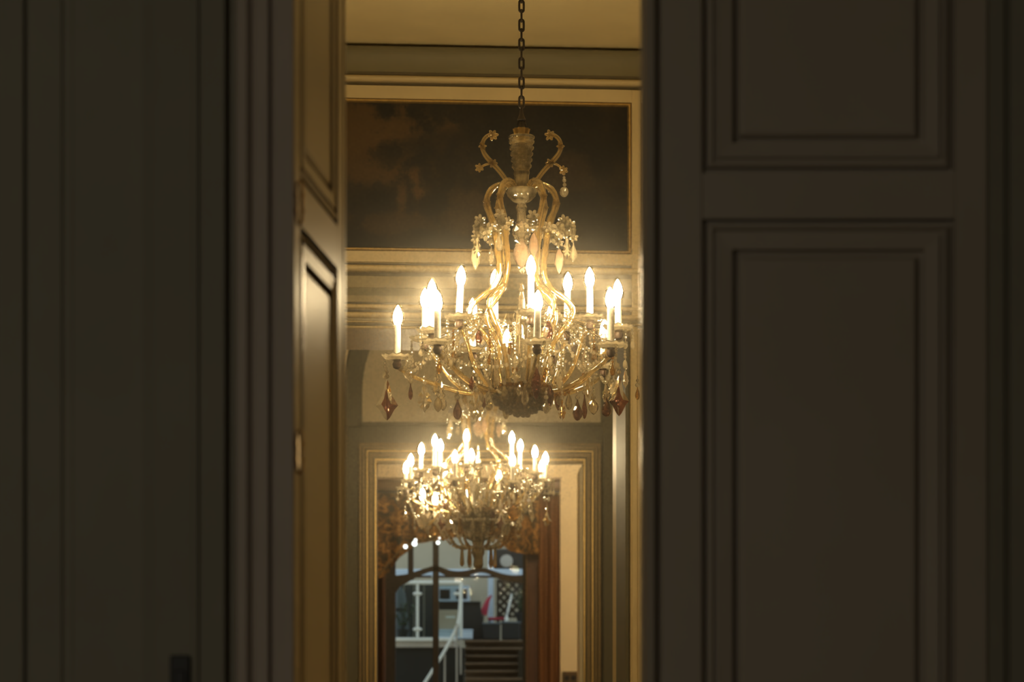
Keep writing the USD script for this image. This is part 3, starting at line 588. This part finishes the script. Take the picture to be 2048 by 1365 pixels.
BULB_PROF = [(.012, 0), (.0155, .006), (.0205, .022), (.0215, .034), (.019, .052), (.0125, .070), (.006, .081), (.001, .087)]
def bobeche(r=.068):
    sg = 24; an = np.arange(sg) * 2 * np.pi / sg; v, f = [], []
    for rr_, zz_, up in ((.012, 0, 0), (r * .55, .001, .0), (r * .85, .007, .3), (r, .016, 1), (r * .98, .021, 1), (r * .82, .012, .3), (r * .5, .006, 0), (.012, .006, 0)):
        for k, a in enumerate(an):
            q = rr_ * (1 + (.07 if k % 2 else -.04) * up); v.append((q * math.cos(a), q * math.sin(a), zz_ + (.006 if k % 2 else 0) * up))
    for i in range(7):
        for j in range(sg):
            a, b = i * sg + j, i * sg + (j + 1) % sg; f += [(a, b, b + sg), (a, b + sg, a + sg)]
    return trimesh.Trimesh(v, f, process=False)
BOB = bobeche()
def string(pts, r, gap=2.15, var=.25, rg=rng, ends=None):
    """Beads threaded along a polyline."""
    p = np.asarray(pts, float); s = np.r_[0, np.cumsum(np.linalg.norm(np.diff(p, axis=0), axis=1))]; out = []; d = r
    while d < s[-1]:
        q = [np.interp(d, s, p[:, k]) for k in range(3)]; rr_ = r * (1 + rg.uniform(-var, var)); out.append(bead(q, rr_, 1, rg.uniform(.9, 1.25))); d += rr_ * gap
    return cat(out) if out else None
def flower(c, r, rg=rng, n=6):
    out = [bead(c, r * .38)]
    a0 = rg.uniform(0, 6)
    for k in range(n):
        a = a0 + k * 6.283 / n; l = trimesh.creation.icosphere(subdivisions=1, radius=r * .36); l.vertices *= [1.3, .7, .9]
        out.append(moved(l, c[0] + r * .62 * math.cos(a), c[1] + r * .3 * math.sin(2 * a), c[2] + r * .62 * math.sin(a), ry=-a))
    return cat(out)
def catenary(a, b, sag, n=14):
    a, b = np.array(a), np.array(b); t = np.linspace(0, 1, n)[:, None]; p = a + (b - a) * t; p[:, 2] -= sag * 4 * (t * (1 - t))[:, 0]; return p

def chandelier(label, X0, Y0, candles, pendants, bulb_mat, seed, chain_top, lower=None, spread=1.0):
    """Axis at (X0, Y0); candles: (x px, bobeche row, tip row, depth from the axis, lean px, arm dip); pendants: (shape, x px, top row, bottom row, width px, glass, depth)."""
    rg = np.random.default_rng(seed)
    root = thing('chandelier', label, 'chandelier', (X0, Y0, 0))
    S = Y0 / F
    # heights measured on the near chandelier's axis (rows of the picture at 11.2 m)
    h = lambda y: EYE + (HY - y) * 11.2 / F
    K = 11.2 / F
    # chain
    z = h(216); k = 0
    while z < chain_top:
        a = np.linspace(0, 2 * np.pi, 15)[:-1]; L = .026
        pts = [(.0105 * math.cos(t), 0, (L - .0105) * (1 if math.sin(t) > 0 else -1) * (abs(math.sin(t)) > 1e-6) + .0105 * math.sin(t)) for t in np.linspace(0, 2 * np.pi, 21)]
        m = tube(pts, .0052, 6)
        obj('chain_link', moved(m, 0, 0, z + L, rz=(math.pi / 2 if k % 2 else .25)), 'iron', root, smooth=50); z += 2 * L - .009; k += 1
    rose = lathe([(.02, 0), (.09, .01), (.11, .04), (.06, .07)], 24); 
    if chain_top > h(216) + .4: obj('ceiling_rose', moved(rose, 0, 0, chain_top - .07), 'dull_gilt', root, smooth=40)
    # crown: bell cap, cut vase, hub dish
    obj('bell_cap', lathe([(.020, h(258)), (.014, h(252)), (.012, h(244)), (.020, h(240)), (.012, h(232)), (.009, h(226)), (.005, h(214))], 18), 'iron', root, smooth=40)
    obj('gilt_crown', lathe([(.018, h(282)), (.040, h(277)), (.032, h(270)), (.036, h(264)), (.040, h(258)), (.016, h(256))], 20, .2, 10), 'gilt', root, smooth=40)
    obj('hanging_wire', cat([tube([(sx * .020, 0, h(252)), (sx * .012, 0, h(238)), (0, 0, h(216))], .003, 5) for sx in (-1, 1)]), 'iron', root)
    vp = []
    for i, (y, w) in enumerate(((352, 16), (338, 20), (326, 21.5), (314, 23), (302, 24.5), (290, 25.5), (281, 26))):
        vp += [(w * K * .86, h(y)), (w * K, h(y) + .007), (w * K * 1.02, h(y) + .017), (w * K * .9, h(y) + .021)]
    vp += [(.04, h(276)), (.03, h(274))]
    obj('cut_vase', lathe(vp, 16), 'beaker_glass', root)
    obj('stem', lathe([(.030, h(380)), (.034, h(372)), (.032, h(360)), (.035, h(345)), (.03, h(300)), (.012, h(285))], 14), 'smoke_glass', root, smooth=40)
    obj('hub_dish', lathe([(.012, h(408)), (.040, h(403)), (.062, h(394)), (.070, h(383)), (.066, h(378)), (.03, h(376))], 24, .08, 12), 'dish_glass', root, smooth=40)
    obj('baluster', lathe([(.030, h(446)), (.022, h(440)), (.020, h(425)), (.026, h(416)), (.018, h(407))], 14), 'crystal', root)
    obj('crystal_ball', lathe([(.010, h(487)), (.030, h(482)), (.043, h(468)), (.042, h(460)), (.030, h(450)), (.018, h(444))], 10), 'crystal', root)
    obj('pendant', moved(almond(.076, .13), 0, -.03, h(482)), 'rose_glass', root, label='large rose tinted almond drop')
    obj('spire', lathe([(.012, h(650)), (.040, h(640)), (.034, h(630)), (.020, h(622)), (.016, h(600)), (.009, h(585)), (.013, h(578)), (.004, h(566))], 8), 'crystal', root)
    obj('inner_stem', lathe([(.02, h(790)), (.03, h(700)), (.022, h(640))], 12), 'smoke_glass', root)
    obj('glass_beaker', lathe([(.060, h(788)), (.085, h(776)), (.090, h(740)), (.090, h(700)), (.094, h(690)), (.080, h(691)), (.076, h(770)), (.02, h(780))], 24, .10, 12), 'beaker_glass', root)
    obj('bottom_bowl', lathe([(.012, h(826)), (.05, h(820)), (.085, h(808)), (.105, h(794)), (.105, h(784)), (.06, h(774))], 24, .12, 12), 'smoke_glass', root)
    for rr_, yy_ in ((.135, 776), (.135, 786), (.128, 796), (.115, 806), (.094, 815), (.066, 823), (.03, 829)):
        obj('bead_ring', string([(rr_ * math.cos(t), rr_ * math.sin(t), h(yy_)) for t in np.linspace(0, 6.283, 60)], .0115, 2.0, rg=rg), 'smoke_glass' if yy_ > 780 else 'honey_glass', root)
    # upper scrolls with flowers
    for s in (-1, 1):
        sc = [(s * 30 * K, 0, h(362)), (s * 42 * K, 0, h(345)), (s * 60 * K, 0, h(325)), (s * 76 * K, 0, h(304)), (s * 78 * K, 0, h(286)), (s * 68 * K, 0, h(272)), (s * 56 * K, 0, h(269))]
        pr = obj('scroll_arm', tube(spline(sc, 26), np.interp(np.linspace(0, 1, 26), [0, .5, 1], [.011, .011, .008]), 8), 'amber_glass', root, smooth=50)
        for fx_, fy_, fr_ in ((57, 271, .024), (78, 293, .018), (57, 327, .020)): obj('flower', flower((s * fx_ * K, -.003, h(fy_)), fr_, rg), 'amber_glass', pr)
        obj('twig', cat([tube(spline([(s * 57 * K, 0, h(327)), (s * 70 * K, -.01, h(330)), (s * 82 * K, -.02, h(337 if s < 0 else 342))], 8), .005, 6), flower((s * 84 * K, -.02, h(338 if s < 0 else 343)), .02, rg)]), 'amber_glass', pr)
        if s > 0: obj('bead_string', cat([string([(s * 84 * K, -.02, h(346)), (s * 86 * K, -.02, h(372))], .008, rg=rg), bead((s * 85 * K, -.02, h(386)), .020, 1, 1.2)]), 'bead_crystal', pr)
    # six flat arms forming the cage
    prof = [(.050, 374), (.095, 368), (.140, 380), (.158, 402), (.140, 430), (.118, 462), (.108, 500), (.100, 540), (.125, 572), (.20, 598), (.235, 618), (.20, 650), (.14, 690), (.105, 740), (.09, 780)]
    for i, a in enumerate((8, -52, 48, 172, 232, 132)):
        a = math.radians(a); c = [(r * math.cos(a), r * math.sin(a), h(y)) for r, y in prof]
        p = spline(c, 60); pr = obj('cage_arm', tube(p, np.interp(np.linspace(0, 1, 60), [0, .2, 1], [.013, .0165, .012]) * (1 + .10 * np.sin(np.arange(60) * 1.57)), 8, .75), 'amber_glass', root, smooth=50)
        ros = [flower((.158 * math.cos(a), .158 * math.sin(a), h(404)), .018, rg, 5)]
        obj('rosette', cat(ros), 'amber_glass', pr)
    # crown of crystal flowers
    n = 9
    for i in range(n):
        a = math.radians(8 + 360 / n * i + rg.uniform(-6, 6)); r = .18 + rg.uniform(-.02, .02); c = np.array((r * math.cos(a), r * math.sin(a), h(466 + rg.uniform(-6, 6))))
        parts = [flower(c, .032, rg), flower(c + [.03 * math.cos(a), .02 * math.sin(a), .036], .027, rg), flower(c - [.05 * math.cos(a), .05 * math.sin(a), -.015], .025, rg), flower(c + [.045 * math.cos(a), .04 * math.sin(a), -.02], .022, rg)]
        ex = c + [.045 * math.cos(a), .045 * math.sin(a), .012]
        parts.append(string(spline([tuple(c), tuple(c + [.03 * math.cos(a), .03 * math.sin(a), .035]), tuple(ex + [.012 * math.cos(a), 0, .01])], 10), .009, rg=rg))
        parts += [string([ex, ex - [0, 0, .05]], .011, rg=rg), bead((c + ex) / 2, .022), bead(ex, .014)]
        pr = obj('crystal_flower', cat(parts), 'bead_crystal', root)
        kind = ('drop', 'almond', 'spear')[i % 3]; hh = (.085, .115, .095)[i % 3]
        obj('pendant', moved(SHAPES[kind]((.034, .044, .040)[i % 3], hh), *(ex - [0, 0, .055])), ('crystal', 'rose_glass', 'bead_crystal')[i % 3] if i % 2 else 'bead_crystal', pr)
    # candle arms
    cups = []
    for (x, yb, yt, d, lean, dip) in candles:
        Zc_ = Y0 + d; X = (x - 1024) * Zc_ / F - X0; zb = EYE + (HY - yb) * Zc_ / F; zt = EYE + (HY - yt) * Zc_ / F; ln = lean * Zc_ / F
        r = math.hypot(X, d); ux, uy = X / r, d / r
        cups.append((X, d, zb, math.atan2(d, X), r))
        hub = h(770) if zb < h(600) else h(690)
        hub = h(772)
        low_ = hub - .02 - dip
        c = [(ux * .08, uy * .08, hub), (ux * (.08 + (r - .08) * .30), uy * (.08 + (r - .08) * .30), low_), (ux * (.08 + (r - .08) * .66), uy * (.08 + (r - .08) * .66), low_ + (zb - low_) * .28), (ux * r * .94, uy * r * .94, zb - .065 + .012), (ux * r, uy * r, zb - .03)]
        arm = obj('candle_arm', tube(spline(c, 26), np.interp(np.linspace(0, 1, 26), [0, .3, 1], [.013, .012, .009]), 8, .8), 'amber_glass', root, smooth=50)
        obj('candle_cup', moved(lathe([(.006, -.042), (.016, -.036), (.021, -.020), (.016, -.008), (.019, .0), (.012, .004)], 14), X, d, zb), 'cup_metal', arm, smooth=40)
        obj('bobeche', moved(BOB, X, d, zb - .002, rz=rg.uniform(0, .3)), 'dish_glass', arm)
        hb = max(.087, (zt - zb) * .32); sl = zt - zb - hb
        tilt = math.atan2(ln, zt - zb)
        sm = lathe([(.0150, 0), (.0155, .004), (.0150, sl * .5), (.0145, sl - .004), (.0125, sl)], 16); bm_ = lathe([(a, b * hb / .087) for a, b in BULB_PROF], 16); bm_.apply_translation([0, 0, sl])
        obj('candle_sleeve', moved(sm, X, d, zb + .003, ry=tilt), 'sleeve', arm, smooth=40)
        obj('bulb', moved(bm_, X, d, zb + .003, ry=tilt), bulb_mat, arm, smooth=True)
        for q in range(5):
            a = q * 1.2566 + rg.uniform(0, .5); px, py = X + .062 * math.cos(a), d + .062 * math.sin(a); L = rg.uniform(.035, .06)
            if q % 2 == 0: obj('bead_string', cat([string([(px, py, zb + .008), (px, py, zb - L)], .0062, rg=rg), moved((drop if q else almond)(.022, .042), px, py, zb - L)]), 'bead_crystal', arm)
    # swags between neighbouring cups, and down from the cage to the cups
    cs = sorted(cups, key=lambda t: t[3])
    for a, b in zip(cs, cs[1:] + cs[:1]):
        p = catenary((a[0] * .97, a[1] * .97, a[2] - .03), (b[0] * .97, b[1] * .97, b[2] - .03), .06 + .05 * rg.random())
        obj('bead_string', string(p, .0075, 2.3, rg=rg), 'bead_crystal', root)
    for t in cs:
        a = t[3]; p = catenary((.215 * math.cos(a), .215 * math.sin(a), h(625)), (t[0] * .95, t[1] * .95, t[2] - .035), .05)
        obj('bead_string', string(p, .007, 2.4, rg=rg), 'bead_crystal', root)
        r = t[4] * .62; zz_ = h(770) - .03
        p = catenary((.10 * math.cos(a + .2), .10 * math.sin(a + .2), h(795)), (r * math.cos(a + .2), r * math.sin(a + .2), zz_ + .06), .035)
        obj('bead_string', string(p, .008, 2.3, rg=rg), 'bead_crystal' if rg.random() < .6 else 'honey_glass', root)
    # inner cloud of hanging strings and drops
    for i in range(34):
        a = rg.uniform(0, 6.283); r = rg.uniform(.14, .46) * spread; zt_ = h(rg.uniform(655, 735)); L = rg.uniform(.05, .13)
        ms = [string([(r * math.cos(a), r * math.sin(a), zt_), (r * math.cos(a), r * math.sin(a), zt_ - L)], .0065, 2.2, rg=rg), moved((drop, almond, prism)[i % 3](.026, .055), r * math.cos(a), r * math.sin(a), zt_ - L)]
        pr = obj('drop_string', cat(ms), ('crystal', 'bead_crystal', 'honey_glass', 'crystal')[i % 4], root)
        obj('wire', tube([(r * math.cos(a), r * math.sin(a), zt_), (.2 * math.cos(a), .2 * math.sin(a), h(640))], .0016, 4), 'dull_gilt', pr)
    for i in range(26):
        a = 6.283 * i / 26 + rg.uniform(-.08, .08); r = (.20 + .20 * (i % 2) + rg.uniform(-.03, .03)) * spread; zt_ = h(780 - 14 * (i % 2) + rg.uniform(-6, 6)); hh = rg.uniform(.06, .10); kd = ('drop', 'spear', 'almond', 'kite')[i % 4]
        g = ('crystal', 'bead_crystal', 'plum_glass', 'smoke_glass', 'crystal')[i % 5]
        pr = obj('pendant', moved(SHAPES[kd]({'drop': .034, 'spear': .040, 'almond': .036, 'kite': .05}[kd], hh), r * math.cos(a), r * math.sin(a), zt_, rz=rg.uniform(-.6, .6)), g, root)
        obj('hook', cat([tube([(r * math.cos(a), r * math.sin(a), zt_), (r * math.cos(a), r * math.sin(a), zt_ + .06)], .0016, 4), bead((r * math.cos(a), r * math.sin(a), zt_ + .008), .009)]), 'bead_crystal', pr)
    for (kd, x, y0, y1, w, g, d) in pendants:
        Zp = Y0 + d; X = (x - 1024) * Zp / F - X0; z0 = EYE + (HY - y0) * Zp / F; hh = (y1 - y0) * Zp / F
        pr = obj('pendant', moved(SHAPES[kd](w * Zp / F, hh), X, d, z0, rz=rg.uniform(-.25, .25)), g, root, label={'plum_glass': 'plum coloured glass drop', 'honey_glass': 'amber coloured glass drop'}.get(g))
        obj('hook', cat([tube([(X, d, z0), (X, d, z0 + .05)], .0018, 4), bead((X, d, z0 + .010), .0105), bead((X, d, z0 + .03), .007)]), 'bead_crystal', pr)
    if lower: lower(root, rg, S)
    return root

R1, R2, R3 = .34, .47, .57
c1 = [(918, 640, 533, -.19, 5, 0), (990, 652, 540, .318, 0, 0), (1062, 632, 512, -.337, 0, 0), (1134, 664, 546, .27, 2, 0), (1180, 641, 536, -.146, -1, 0),
      (850, 684, 578, .185, 0, .01), (864, 668, 560, -.25, 0, .01), (1237, 661, 560, -.18, -2, .01), (945, 706, 598, .415, 0, .01), (1103, 712, 608, .45, 0, .01),
      (794, 720, 612, -.10, 2, .02), (875, 690, 583, -.43, 0, .02), (1074, 690, 582, -.565, 2, .02), (1222, 696, 576, -.40, -2, .02), (1014, 765, 660, .56, 0, .0), (1206, 738, 640, .43, 3, .0)]
p1 = [('kite', 774, 758, 842, 46, 'plum_glass', -.14), ('drop', 821, 768, 800, 10, 'plum_glass', -.2), ('spear', 849, 770, 827, 30, 'crystal', -.25), ('almond', 876, 794, 825, 18, 'smoke_glass', -.3), ('almond', 886, 796, 822, 16, 'crystal', -.2),
      ('drop', 915, 800, 840, 20, 'plum_glass', -.4), ('spear', 952, 784, 846, 32, 'crystal', -.45), ('drop', 978, 800, 822, 15, 'smoke_glass', -.4), ('drop', 1155, 800, 842, 20, 'plum_glass', -.4), ('drop', 1169, 790, 838, 11, 'plum_glass', -.35),
      ('almond', 1187, 800, 830, 20, 'crystal', -.3), ('drop', 1213, 796, 834, 22, 'plum_glass', -.3), ('kite', 1238, 750, 833, 40, 'plum_glass', -.3), ('spear', 1251, 740, 778, 14, 'crystal', -.2), ('spear', 1124, 800, 845, 16, 'honey_glass', -.4), ('drop', 1092, 800, 828, 14, 'crystal', -.4),
      ('drop', 1275, 775, 800, 10, 'honey_glass', -.1), ('prism', 990, 716, 780, 18, 'crystal', -.4), ('almond', 1097, 640, 690, 17, 'plum_glass', -.2), ('almond', 958, 660, 690, 16, 'plum_glass', -.1), ('almond', 1072, 735, 800, 20, 'plum_glass', -.3)]
chandelier('large crystal chandelier in the near room, topmost and biggest of the two', (1043 - 1024) * 11.2 / F, 11.2, c1, p1, 'bulb', 3, HC)

c2 = [(842, 945, 887, -.12, 1, 0), (870, 940, 870, -.30, 0, 0), (881, 944, 880, -.1, 0, 0), (933, 935, 860, -.34, 0, 0), (1023, 936, 864, -.30, 1, 0), (1039, 944, 880, -.05, 2, 0),
      (1070, 950, 892, -.30, 0, .01), (1091, 965, 905, -.15, 0, .01), (820, 966, 909, -.25, 2, .01), (943, 955, 899, .40, 0, .01),
      (811, 981, 924, .12, 2, .01), (1082, 978, 921, .25, 2, .01), (910, 962, 902, -.53, 0, .01), (1025, 968, 908, -.50, 0, .01), (887, 990, 928, .45, 2, .0), (996, 988, 939, .50, 2, .0), (845, 1038, 978, .38, 0, -.0), (872, 1046, 987, .46, -2, -.0)]
p2 = [('kite', 811, 1022, 1044, 11, 'honey_glass', -.1), ('kite', 1094, 1022, 1056, 20, 'honey_glass', -.2), ('kite', 881, 1026, 1062, 24, 'plum_glass', -.42), ('kite', 1002, 1022, 1064, 24, 'plum_glass', -.42), ('almond', 1027, 1008, 1046, 25, 'honey_glass', -.35),
      ('spear', 1052, 986, 1028, 24, 'crystal', -.3), ('spear', 962, 988, 1024, 24, 'crystal', -.5), ('spear', 1037, 1040, 1062, 14, 'crystal', -.3), ('drop', 897, 1034, 1060, 18, 'crystal', -.4), ('almond', 845, 1028, 1060, 22, 'crystal', -.3), ('almond', 870, 1050, 1075, 16, 'honey_glass', -.3)]
def lower2(root, rg, S):
    hz = lambda y: EYE + (HY - y) * S; k = S
    obj('basket_ring', lathe([(.10, hz(1062)), (.17, hz(1052)), (.20, hz(1046)), (.20, hz(1043)), (.06, hz(1040))], 28, .06, 14), 'smoke_glass', root)
    obj('glass_basket', lathe([(.055, hz(1082)), (.115, hz(1075)), (.125, hz(1058)), (.12, hz(1042)), (.09, hz(1040))], 28, .12, 14), 'bead_crystal', root)
    obj('lower_stem', lathe([(.02, hz(1138)), (.035, hz(1132)), (.03, hz(1118)), (.05, hz(1106)), (.035, hz(1092)), (.05, hz(1080)), (.06, hz(1030))], 16), 'smoke_glass', root)
    for i in range(22):
        a = 6.283 * i / 22; r = .26 + .05 * (i % 2); z0 = hz(1046 + rg.uniform(-6, 6)); L = rg.uniform(.08, .13); r1 = .13
        sw = catenary((r * math.cos(a), r * math.sin(a), z0), (r1 * math.cos(a), r1 * math.sin(a), hz(1096)), .05, 12)
        pr = obj('bead_string', string(sw, .010, 2.2, rg=rg), 'bead_crystal' if i % 3 else 'honey_glass', root)
        obj('pendant', moved(SHAPES[('prism', 'drop', 'almond')[i % 3]](.036, L), r * math.cos(a), r * math.sin(a), z0), ('honey_glass', 'bead_crystal', 'crystal')[i % 3], pr)
    obj('bead_ring', string([(.30 * math.cos(t), .30 * math.sin(t), hz(1045)) for t in np.linspace(0, 6.283, 60)], .011, 2.1, rg=rg), 'bead_crystal', root)
    obj('bead_ring', string([(.13 * math.cos(t), .13 * math.sin(t), hz(1096)) for t in np.linspace(0, 6.283, 40)], .011, 2.1, rg=rg), 'bead_crystal', root)
    for i in range(9):
        a = 6.283 * i / 9; r = .125; z0 = hz(1098); obj('pendant', moved(prism(.032, rg.uniform(.12, .15)), r * math.cos(a), r * math.sin(a), z0), ('honey_glass', 'bead_crystal')[i % 2], root)
    for s, (x, y) in zip((0, 1, 2, 3), ((1011, 1006), (936, 1020), (905, 1000), (1000, 1008))):
        pass
chandelier('crystal chandelier in the far room, smaller looking and hanging lower behind the first', (956 - 1024) * 18.4 / F, 18.4, c2, p2, 'bulb_far', 5, HB, lower2)
